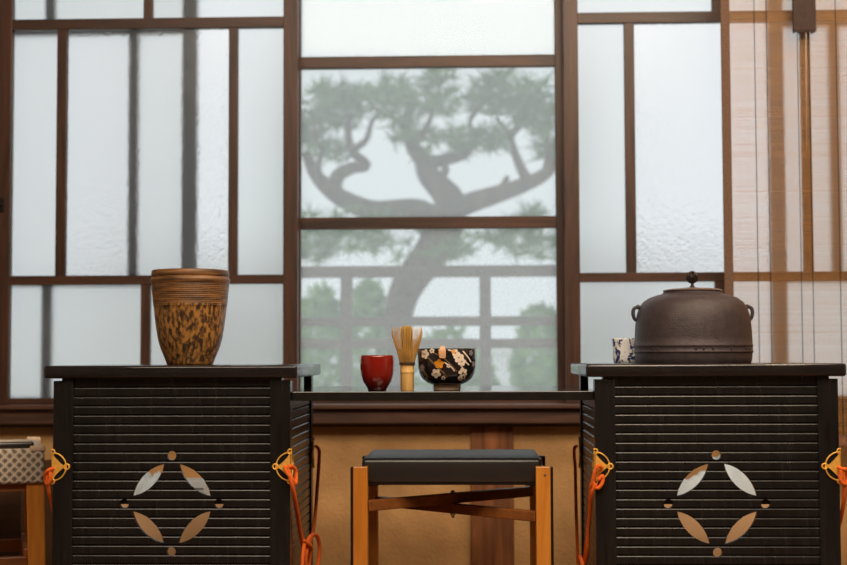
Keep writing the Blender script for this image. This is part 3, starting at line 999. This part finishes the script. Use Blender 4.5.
def whisk():
    Y = 3.085; k = Y / F
    c = at(407.3, 391.5, Y); c.z = ZBD1
    V0 = 392
    r = thing('tea_whisk', 'bamboo tea whisk standing upright between the two bowls', 'whisk', c)
    bam = wood('pale_bamboo', lin(196, 150, 84), lin(226, 186, 118), 'Z', 20, .42, .05)
    zk = lambda v: (V0 - v) * k
    b = bmesh.new()
    lathe(b, [(q * k, zk(v)) for q, v in [(0, 392), (6.6, 392), (6.9, 391.4), (6.8, 376), (6.9, 374.6), (7.3, 373.8), (7.3, 372.8), (6.9, 372.2), (6.9, 366.5), (7.0, 365), (0, 365)]], c, 32)
    obj('handle', b, bam, r, smooth=35)
    tin = translucent('bamboo_tines', lin(226, 184, 110), .3, .5, .15)
    b = bmesh.new()
    for i in range(38):
        t = 2 * math.pi * i / 38
        d = Vector((math.cos(t), math.sin(t), 0))
        j = random.uniform(-.5, .5)
        pts = [c + d * (q * k) + Vector((0, 0, zk(v))) for q, v in [(6.6, 366.5), (7.6, 362), (10.4, 352), (13.4, 343), (15.3 + j * .4, 336), (15.2 + j, 332.5), (14.4 + j, 330.5 + 4.5 * random.random() - 3)]]
        tube(b, pts, lambda s: .00095 - .0005 * s, 4)
    obj('outer_tines', b, tin, r)
    b = bmesh.new()
    for i in range(40):
        t = 2 * math.pi * i / 40
        d = Vector((math.cos(t), math.sin(t), 0))
        j = random.uniform(-.6, .6)
        q = 2.2 + 3.6 * ((i * 7) % 5) / 5
        pts = [c + d * (qq * k) + Vector((0, 0, zk(v))) for qq, v in [(4.6, 366), (q, 356), (q + .4 + j * .5, 342), (q + .9 + j, 331), (q * .6 + j, 327.5)]]
        tube(b, pts, lambda s: .0011 - .0005 * s, 4)
    obj('inner_tines', b, translucent('inner_bamboo_tines', lin(206, 164, 78), .25, .5, .15), r)
    b = bmesh.new()
    for z in (365.6, 364.2):
        tube(b, [c + Vector((7.6 * k * math.cos(t), 7.6 * k * math.sin(t), zk(z))) for t in (2 * math.pi * j / 24 for j in range(24))], .0014, 6, closed=True)
    obj('binding_thread', b, plain('dark_binding', lin(70, 52, 34), .8), r, label='dark binding thread')
whisk()

def flower_bowl():
    Y = 3.10; k = Y / F
    c = at(447, 391, Y); c.z = ZBD1
    V0 = 391.3
    r = thing('flower_bowl', 'black tea bowl painted with white plum blossoms', 'bowl', c)
    prof = [(13.8, 385.6), (15, 385.2), (20, 383.2), (24.5, 379.5), (27.4, 374.5), (29, 368), (29.6, 361), (29.5, 355), (29.2, 350.5)]
    outer = [(q * k, (V0 - v) * k) for q, v in prof]
    b = bmesh.new()
    lathe(b, outer + [((28.8) * k, (V0 - 349.4) * k), (28.1 * k, (V0 - 349.6) * k), (28.0 * k, (V0 - 354) * k), (27.6 * k, (V0 - 366) * k), (23 * k, (V0 - 378) * k), (10 * k, (V0 - 383.4) * k), (0, (V0 - 383.8) * k)], c, 72)
    mats = [plain('black_glaze', (.010, .010, .014, 1), .12, var=.1, coat=.5), plain('white_enamel', lin(226, 212, 196), .4, var=.06),
            plain('orange_enamel', lin(232, 152, 40), .35, var=.1), plain('gold_line', lin(150, 122, 84), .35, metal=.4), plain('grey_enamel', lin(120, 116, 122), .5, var=.1)]
    def rad(z):
        for (r0, z0), (r1, z1) in zip(outer, outer[1:]):
            if z0 <= z <= z1: return r0 + (r1 - r0) * (z - z0) / (z1 - z0)
        return outer[0][0] if z < outer[0][1] else outer[-1][0]
    def surf(du, v, lift):   # du: offset in px from the bowl axis on its front
        z = (V0 - v) * k
        R = rad(z)
        x = max(-R * .998, min(R * .998, du * k))
        y = -math.sqrt(max(0, R * R - x * x))
        f = (R + lift) / R
        return c + Vector((x * f, y * f, z))
    def patch(pts, mi, lift=.0005):   # filled outline with a skirt
        cx_ = sum(p[0] for p in pts) / len(pts); cv_ = sum(p[1] for p in pts) / len(pts)
        top = [b.verts.new(surf(*p, lift)) for p in pts]
        bot = [b.verts.new(surf(*p, -.0002)) for p in pts]
        ce = b.verts.new(surf(cx_, cv_, lift))
        n = len(pts)
        for i in range(n):
            f = b.faces.new((ce, top[i], top[(i + 1) % n])); f.material_index = mi
            f = b.faces.new((top[i], bot[i], bot[(i + 1) % n], top[(i + 1) % n])); f.material_index = mi
    def blossom(du, v, R, mi, rot=0, squash=1):
        pts = []
        for i in range(40):
            t = 2 * math.pi * i / 40
            rr = R * (.62 + .38 * abs(math.cos(2.5 * (t + rot))) ** .7)
            pts.append((du + rr * math.cos(t) * squash, v + rr * math.sin(t)))
        patch(pts, mi)
        if mi == 1: patch([(du + .8 * math.cos(t), v + .8 * math.sin(t)) for t in (i * .7854 for i in range(8))], 3, .0009)
    def stroke(pts, wd, mi):
        pts = [Vector((*p, 0)) for p in pts]
        pts = spline(pts, 5)
        for p, q in zip(pts, pts[1:]):
            d = (q - p); n = Vector((-d.y, d.x, 0)).normalized() * wd / 2
            vs = [b.verts.new(surf(w_.x, w_.y, .0004)) for w_ in (p - n, q - n, q + n, p + n)]
            f = b.faces.new(vs); f.material_index = mi
    for s in (((-26, 351.5), (-20, 357), (-14, 362), (-5, 371), (1, 378)), ((-16, 361), (-8, 369), (-2, 373)), ((-14, 353), (-4, 358), (4, 365), (10, 372)), ):
        stroke(s, .9, 3)
    for s in (((2, 351), (10, 354), (17, 361), (22, 366)), ((16, 352), (21, 358), (24, 363)), ((14, 366), (18, 373), (17, 380)), ((-2, 363), (5, 368), (8, 372)), ((12, 380), (15, 372))):
        stroke(s, 1.1, 1)
    for du, v, R, mi, rot, sq in ((-21, 355, 5, 1, 0, .8), (-14, 351.8, 2.6, 1, .5, 1), (-7, 364.6, 4.8, 2, .3, 1), (-10, 374, 4.8, 1, .9, 1), (-24, 369, 3.6, 4, .2, .6), (-5, 352.6, 3.2, 2, 0, 1),
                                  (12, 358.5, 5.2, 1, .4, 1), (15, 362.5, 4.4, 1, .1, 1), (9, 354, 3.6, 1, 0, 1), (16, 373, 4.4, 1, .6, 1), (13.5, 379, 2.6, 1, 0, 1), (24, 354, 3, 4, 0, .6), (26.5, 365, 3, 4, 0, .5),
                                  (2, 366.6, 2, 1, 0, 1), (-3, 378.4, 2.2, 1, 0, 1), (7, 352.6, 2.2, 2, 0, 1), (-20, 380, 2, 4, 0, .8)):
        blossom(du, v, R, mi, rot, sq)
    obj('body', b, mats, r, label='black bowl wall with painted blossoms')
    b = bmesh.new()
    lathe(b, [(q * k, z * k) for q, z in [(11.6, 5.6), (11.4, 1), (11.8, 0), (13.0, 0), (13.5, .8), (13.7, 5.9), (11.6, 6.2)]], c, 48)
    obj('foot_ring', b, plain('bare_clay_foot', lin(190, 168, 150), .7, var=.08), r, label='bare clay foot ring')
    return c, k, V0, outer
bc, bk, bV, bprof = flower_bowl()

def tea_scoop():
    k, c = bk, bc
    zr = (bV - 349.4) * k
    yf = -29.0 * k
    du = -3.6 * k
    path = [(yf + .046, zr + .0018 - .006), (yf + .03, zr + .0005), (yf + .012, zr + .0040), (yf + .002, zr + .0046), (yf - .004, zr + .003), (yf - .0075, zr - .003), (yf - .0085, zr - .011), (yf - .0082, zr - .0175), (yf - .0078, zr - .0215)]
    pts = spline([(0, y, z) for y, z in path], 5)
    n = len(pts)
    b = bmesh.new()
    prev = None
    for i, p in enumerate(pts):
        t = i / (n - 1)
        tg = (pts[min(i + 1, n - 1)] - pts[max(i - 1, 0)]).normalized()
        nn = Vector((0, -tg.z, tg.y))
        wd = (.0032 + .0040 * min(1, max(0, (t - .45) / .2))) * (1 if t < .9 else math.sqrt(max(.02, 1 - ((t - .9) / .1) ** 2)))
        ring = [b.verts.new(c + Vector((du + s * wd, 0, 0)) + Vector((0, p.y, p.z)) + nn * (q * .0009)) for s, q in ((-1, -1), (1, -1), (1, 1), (-1, 1))]
        if prev:
            for j in range(4): b.faces.new((prev[j], prev[(j + 1) % 4], ring[(j + 1) % 4], ring[j]))
        else: b.faces.new(ring)
        prev = ring
    b.faces.new(prev)
    o = obj('tea_scoop', b, plain('peach_bamboo', lin(206, 160, 120), .45, var=.05), smooth=60, base=c + Vector((du, yf, zr)))
    tag(o, 'small peach coloured bamboo scoop hooked over the flowered bowl rim', 'scoop')
tea_scoop()

# ------------------------------------------------------------------ black stool
def black_stool():
    Ya, Yb = 3.10, 3.46
    lw = 14.5 * Ya / F
    xl0, xr1 = X(353, Ya, 510), X(550.8, Ya, 510)
    zt = Z(466.8, Ya, 450)
    r = thing('padded_stool', 'folding wooden stool with a black padded seat in front of the plank', 'stool', ((xl0 + xr1) / 2, 3.26, 0))
    mp = 2.6 * Ya / F
    for x in (xl0, xr1 - lw):
        for y in (Ya, Yb - .026):
            b = bmesh.new(); bx(b, x, x + lw, y, y + .026, 0, zt, .002)
            lg = obj('leg', b, M['stoolwood'], r)
            b = bmesh.new()
            o_ = x - mp if x == xl0 else x + lw
            bx(b, o_, o_ + mp, y + .001, y + .025, 0.0, zt - .001, .001)
            obj('side_strip', b, M['darkmetal'], lg, label='dark edge strip')
            if y == Ya and x != xl0:
                b = bmesh.new(); cx = X(545, Ya, 475); cz = Z(475, Ya, 545)
                tube(b, [(cx, Ya - .0015, cz), (cx, Ya + .003, cz)], .0026, 10)
                obj('screw', b, M['steel'], lg)
    # cushion
    b = bmesh.new()
    x0, x1 = X(360.3, Ya + .03, 470), X(543.5, Ya + .03, 470)
    z0, z1 = Z(483.5, Ya + .03, 450), Z(458.2, Ya + .03, 450)
    bx(b, x0 + .003, x1 - .003, Ya + .027, Yb - .027, z0, z1, .010, 4)
    cu = obj('cushion', b, M['leather'], r, smooth=50)
    b = bmesh.new()
    for y in (Ya + .032, Yb - .044): bx(b, xl0 + lw, xr1 - lw, y, y + .012, z0 - .0035, z0 + .004)
    for x in (xl0 + lw - .002, xr1 - lw - .022): bx(b, x, x + .024, Ya + .04, Yb - .05, z0 - .006, z0 + .002)
    obj('seat_frame', b, M['darkmetal'], r)
    # crossed stretchers
    za, zb = Z(505.4, Ya + .02, 440), Z(516, Ya + .02, 440)
    b = bmesh.new(); beam(b, (xl0 + lw - .004, Ya + .012, za), (xr1 - lw + .004, Yb - .014, za), .022, .0235, .002); s1 = obj('stretcher', b, M['stoolwoodx'], r)
    b = bmesh.new(); beam(b, (xr1 - lw + .004, Ya + .012, zb), (xl0 + lw - .004, Yb - .014, zb), .022, .0225, .002); obj('stretcher', b, M['stoolwoodx'], r)
    b = bmesh.new(); xm = (xl0 + xr1) / 2; ym = (Ya + Yb) / 2
    tube(b, [(xm, ym, zb - .022), (xm, ym, za + .018)], .0035, 10)
    tube(b, [(xm, ym, zb - .016), (xm, ym, zb - .0105)], .006, 10)
    tube(b, [(xm, ym, za + .0110), (xm, ym, za + .0155)], .006, 10)
    obj('pivot_bolt', b, M['steel'], r, label='steel pivot bolt')
    for zz, yy, xx in ((za + .0, Yb - .02, xr1 - lw), (zb, Yb - .02, xl0 + lw)):
        pass
black_stool()

# ------------------------------------------------------------------ woven stool at the left
def woven_stool():
    Ya = 3.24; Yb = 3.62
    xr = X(44.5, Ya, 465); xl = xr - .46
    zt, zb = Z(448, Ya, 20), Z(483.5, Ya, 20)
    r = thing('woven_stool', 'wooden stool with a woven cord seat left of the left cabinet', 'stool', ((xl + xr) / 2, (Ya + Yb) / 2, 0))
    m, t, bs, o_ = new_mat('woven_cord')
    co = t.nodes.new('ShaderNodeTexCoord')
    sp = t.nodes.new('ShaderNodeSeparateXYZ'); t.links.new(co.outputs['Object'], sp.inputs[0])
    def mth(op, a, b_=None):
        n = t.nodes.new('ShaderNodeMath'); n.operation = op
        for i, q in enumerate((a, b_)):
            if q is None: continue
            if isinstance(q, (int, float)): n.inputs[i].default_value = q
            else: t.links.new(q, n.inputs[i])
        return n.outputs[0]
    pp = mth('ADD', sp.outputs['X'], sp.outputs['Y'])
    a = mth('SINE', mth('MULTIPLY', mth('ADD', pp, sp.outputs['Z']), 150.0))
    d = mth('SINE', mth('MULTIPLY', mth('SUBTRACT', pp, sp.outputs['Z']), 150.0))
    pr = mth('ABSOLUTE', mth('MULTIPLY', a, d))
    fine = mth('SINE', mth('MULTIPLY', pp, 1400.0))
    val = mth('ADD', pr, mth('MULTIPLY', fine, .08))
    rp = t.nodes.new('ShaderNodeValToRGB')
    e = rp.color_ramp.elements
    e[0].position, e[0].color = .18, lin(214, 200, 180)
    e[1].position, e[1].color = .85, lin(120, 108, 98)
    t.links.new(val, rp.inputs[0]); t.links.new(rp.outputs[0], bs.inputs['Base Color'])
    bs.inputs['Roughness'].default_value = .8
    bp = t.nodes.new('ShaderNodeBump'); bp.inputs['Strength'].default_value = .6; bp.inputs['Distance'].default_value = .004
    t.links.new(val, bp.inputs['Height']); t.links.new(bp.outputs[0], bs.inputs['Normal'])
    b = bmesh.new()
    bx(b, xl, xr, Ya - .004, Yb + .004, zb, zt, .008, 3)
    obj('woven_seat', b, m, r, smooth=50)
    wrap = plain('cream_cord_wrap', lin(214, 190, 164), .8, var=.15, vscale=200)
    for x in (xl + .02, xr - .014):
        for y in (Ya + .012, Yb - .012):
            b = bmesh.new(); bx(b, x - .020, x + .016, y - .018, y + .018, zt - .008, zt + .006, .005, 3)
            obj('corner_wrap', b, wrap, r, label='cream cord wrapped corner')
    b = bmesh.new()
    bx(b, xl + .04, X(34.5, Ya, 445), Ya + .002, Ya + .06, zt - .001, Z(441.5, Ya, 20), .005, 3)
    obj('seat_pad', b, M['leather'], r, smooth=50, label='thin black seat pad')
    b = bmesh.new()
    zq = Z(441.5, Ya, 20)
    bx(b, xl + .045, X(33, Ya, 445), Ya + .012, Ya + .05, zq - .001, zq + .003, .001)
    obj('pad_trim', b, plain('pale_trim', lin(206, 196, 182), .7), r, label='pale top of the pad')
    lw = .042
    for x, dx in ((xr - .018, .010), (xl + .018, -.010)):
        for y, dy in ((Ya + .026, -.004), (Yb - .026, .004)):
            b = bmesh.new(); beam(b, (x - dx * .2, y, zb + .004), (x + dx * 1.0, y + dy * 2, 0.0), .040, .040, .003); obj('leg', b, M['stoolwood'], r)
    for y in (Ya + .016, Yb - .036):
        b = bmesh.new(); bx(b, xl + .04, xr - .04, y, y + .02, Z(491, Ya, 20), zb + .002, .001); obj('apron', b, M['stoolwoodx'], r)
    for y in (Ya + .018, Yb - .038):
        b = bmesh.new(); bx(b, xl + .03, xr - .036, y, y + .02, Z(570, Ya, 20), Z(557, Ya, 20), .002); obj('stretcher', b, M['stoolwoodx'], r)
    for x in (xl + .025, xr - .045):
        b = bmesh.new(); bx(b, x, x + .02, Ya + .03, Yb - .03, Z(563, Ya, 20), Z(550, Ya, 20), .002); obj('stretcher', b, M['stoolwoodx'], r)
    ang = math.radians(19)
    piv = Vector((xr, Ya, 0)); c0 = r.location.copy()
    r.location = piv + Matrix.Rotation(ang, 3, 'Z') @ (c0 - piv)
    r.rotation_euler.z = ang
woven_stool()

def dark_chest():
    Yc = 3.78
    x1 = X(21, Yc, 520); x0 = x1 - .5
    zt = Z(468, Yc, 10)
    r = thing('dark_chest', 'low dark brown wooden chest behind the woven stool', 'chest', ((x0 + x1) / 2, Yc + .15, 0))
    dk = wood('dark_brown_wood', lin(44, 28, 20), lin(76, 50, 34), 'X', 8, .5)
    b = bmesh.new(); bx(b, x0, x1, Yc, Yc + .3, 0, zt - .02, .003); obj('body', b, dk, r)
    b = bmesh.new(); bx(b, x0 - .006, x1 + .006, Yc - .008, Yc + .306, zt - .02, zt, .003); obj('lid', b, dk, r)
dark_chest()

# ------------------------------------------------------------------ orange cords
def cord(name_label, path_list, base):
    b = bmesh.new()
    for pts, rr in path_list: tube(b, spline(pts, 7), rr, 8)
    o = obj('orange_cord', b, M['cord'], base=base)
    tag(o, name_label, 'cord', 'orange cords on the cabinet corners')
    return o
RC = .0046
def rings(cx, cy, cz, n, R, axis='X'):
    pass
# inner side of the left cabinet
xs = BX1
q = lambda dx, y, v, u_=300: Vector((xs + dx, y, Z(v, y, u_)))
zc0 = 466.5
cord('orange silk cord on the inner side of the left cabinet, knotted in loops', [
    ([q(-.010, Y0 - .006, 466), q(-.006, Y0 - .012, 472), q(.006, Y0 - .013, 479), q(.011, Y0 - .004, 484), q(.012, Y0 + .008, 478), q(.010, Y0 + .010, 470), q(.002, Y0 - .009, 466), q(-.006, Y0 - .010, 470)], .0042),
    ([q(-.004, Y0 - .009, 468), q(.006, Y0 - .010, 486), q(.009, Y0 + .03, 505), q(.010, Y0 + .10, 532), q(.012, Y0 + .14, 548), q(.014, Y0 + .16, 562), q(.014, Y0 + .17, 590)], .0048),
    ([q(.004, YB + .006, 446), q(.014, YB - .002, 450), q(.016, YB - .02, 462), q(.016, YB - .06, 490), q(.017, YB - .12, 520), q(.016, YB - .19, 540), q(.014, Y0 + .15, 546)], .0042),
    ([q(.014, Y0 + .15, 546), q(.022, Y0 + .19, 536), q(.033, Y0 + .22, 536), q(.037, Y0 + .24, 550), q(.030, Y0 + .22, 572), q(.016, Y0 + .18, 580), q(.015, Y0 + .15, 568), q(.018, Y0 + .15, 548), q(.020, Y0 + .19, 542), q(.018, Y0 + .20, 560), q(.016, Y0 + .17, 585), q(.014, Y0 + .15, 610)], .0045),
    ([q(.016, Y0 + .12, 544), q(.014, Y0 + .10, 560), q(.013, Y0 + .10, 590), q(.014, Y0 + .12, 615)], .0045),
    ([q(.012, Y0 + .12, 540), q(.024, Y0 + .15, 545), q(.024, Y0 + .18, 549), q(.014, Y0 + .19, 553)], .0050),
], (xs + .01, Y0 + .15, .3))
# inner side of the right cabinet
xs = BX0 + DXC
cord('orange cord hanging in two strands on the inner side of the right cabinet', [
    ([q(.014, Y0 - .008, 468, 600), q(.004, Y0 - .014, 466, 600), q(-.004, Y0 - .013, 474, 600), q(-.006, Y0 - .008, 484, 600), q(.004, Y0 - .012, 488, 600), q(.014, Y0 - .010, 482, 600), q(.014, Y0 - .010, 476, 600), q(.004, Y0 - .013, 480, 600)], .0042),
    ([q(-.004, Y0 - .010, 482, 590), q(-.010, Y0 - .004, 486, 590), q(-.010, Y0 + .02, 500, 590), q(-.010, Y0 + .05, 520, 590), q(-.013, Y0 + .09, 545, 590), q(-.015, Y0 + .13, 562, 590), q(-.014, Y0 + .15, 590, 590)], .0042),
    ([q(.000, Y0 - .012, 484, 590), q(-.009, Y0 - .003, 494, 590), q(-.009, Y0 + .03, 510, 590), q(-.012, Y0 + .06, 530, 590), q(-.012, Y0 + .08, 550, 590), q(-.015, Y0 + .12, 570, 590), q(-.014, Y0 + .14, 600, 590)], .0042),
    ([q(-.022, Y0 + .16, 556, 580), q(-.024, Y0 + .12, 558, 580), q(-.020, Y0 + .10, 566, 580), q(-.016, Y0 + .14, 574, 580)], .0046),
    ([q(-.006, YB + .006, 446, 578), q(-.013, YB - .004, 448, 578), q(-.014, YB - .006, 456, 578), q(-.012, YB - .008, 468, 578), q(-.012, YB - .02, 500, 578), q(-.012, YB - .05, 540, 578), q(-.013, YB - .12, 580, 578), q(-.014, Y0 + .16, 600, 578)], .0040),
], (xs - .01, Y0 + .15, .3))
# outer side of the left cabinet
xs = BX0
cord('orange cord knotted to the left corner of the left cabinet beside the woven stool', [
    ([q(.006, Y0 - .008, 468, 50), q(-.004, Y0 - .013, 470, 50), q(-.013, Y0 - .008, 474, 50), q(-.015, Y0, 480, 50), q(-.008, Y0 - .008, 484, 50), q(-.001, Y0 - .012, 478, 50), q(-.003, Y0 - .010, 470, 50)], .0042),
    ([q(-.008, Y0 - .006, 472, 50), q(-.009, Y0 - .002, 486, 50), q(-.009, Y0 + .04, 510, 50), q(-.010, Y0 + .10, 545, 50), q(-.012, Y0 + .2, 580, 50), q(-.012, YB - .1, 545, 50), q(-.010, YB - .01, 470, 50), q(-.004, YB + .006, 452, 50)], .0044),
], (xs - .01, Y0 + .05, .4))
# outer side of the right cabinet
xs = BX1 + DXC
cord('orange cord knotted to the right corner of the right cabinet', [
    ([q(-.006, Y0 - .008, 467, 838), q(.002, Y0 - .013, 469, 838), q(.012, Y0 - .008, 470, 838), q(.017, Y0 - .002, 478, 838), q(.008, Y0 - .009, 484, 838), q(-.001, Y0 - .012, 480, 838), q(.000, Y0 - .012, 470, 838)], .0044),
    ([q(.004, Y0 - .010, 470, 838), q(.009, Y0 - .002, 490, 838), q(.010, Y0 + .03, 515, 838), q(.010, Y0 + .10, 545, 838), q(.012, Y0 + .2, 580, 838), q(.012, YB - .1, 545, 838), q(.010, YB - .01, 470, 838), q(.004, YB + .006, 452, 838)], .0044),
], (xs + .01, Y0 + .05, .4))
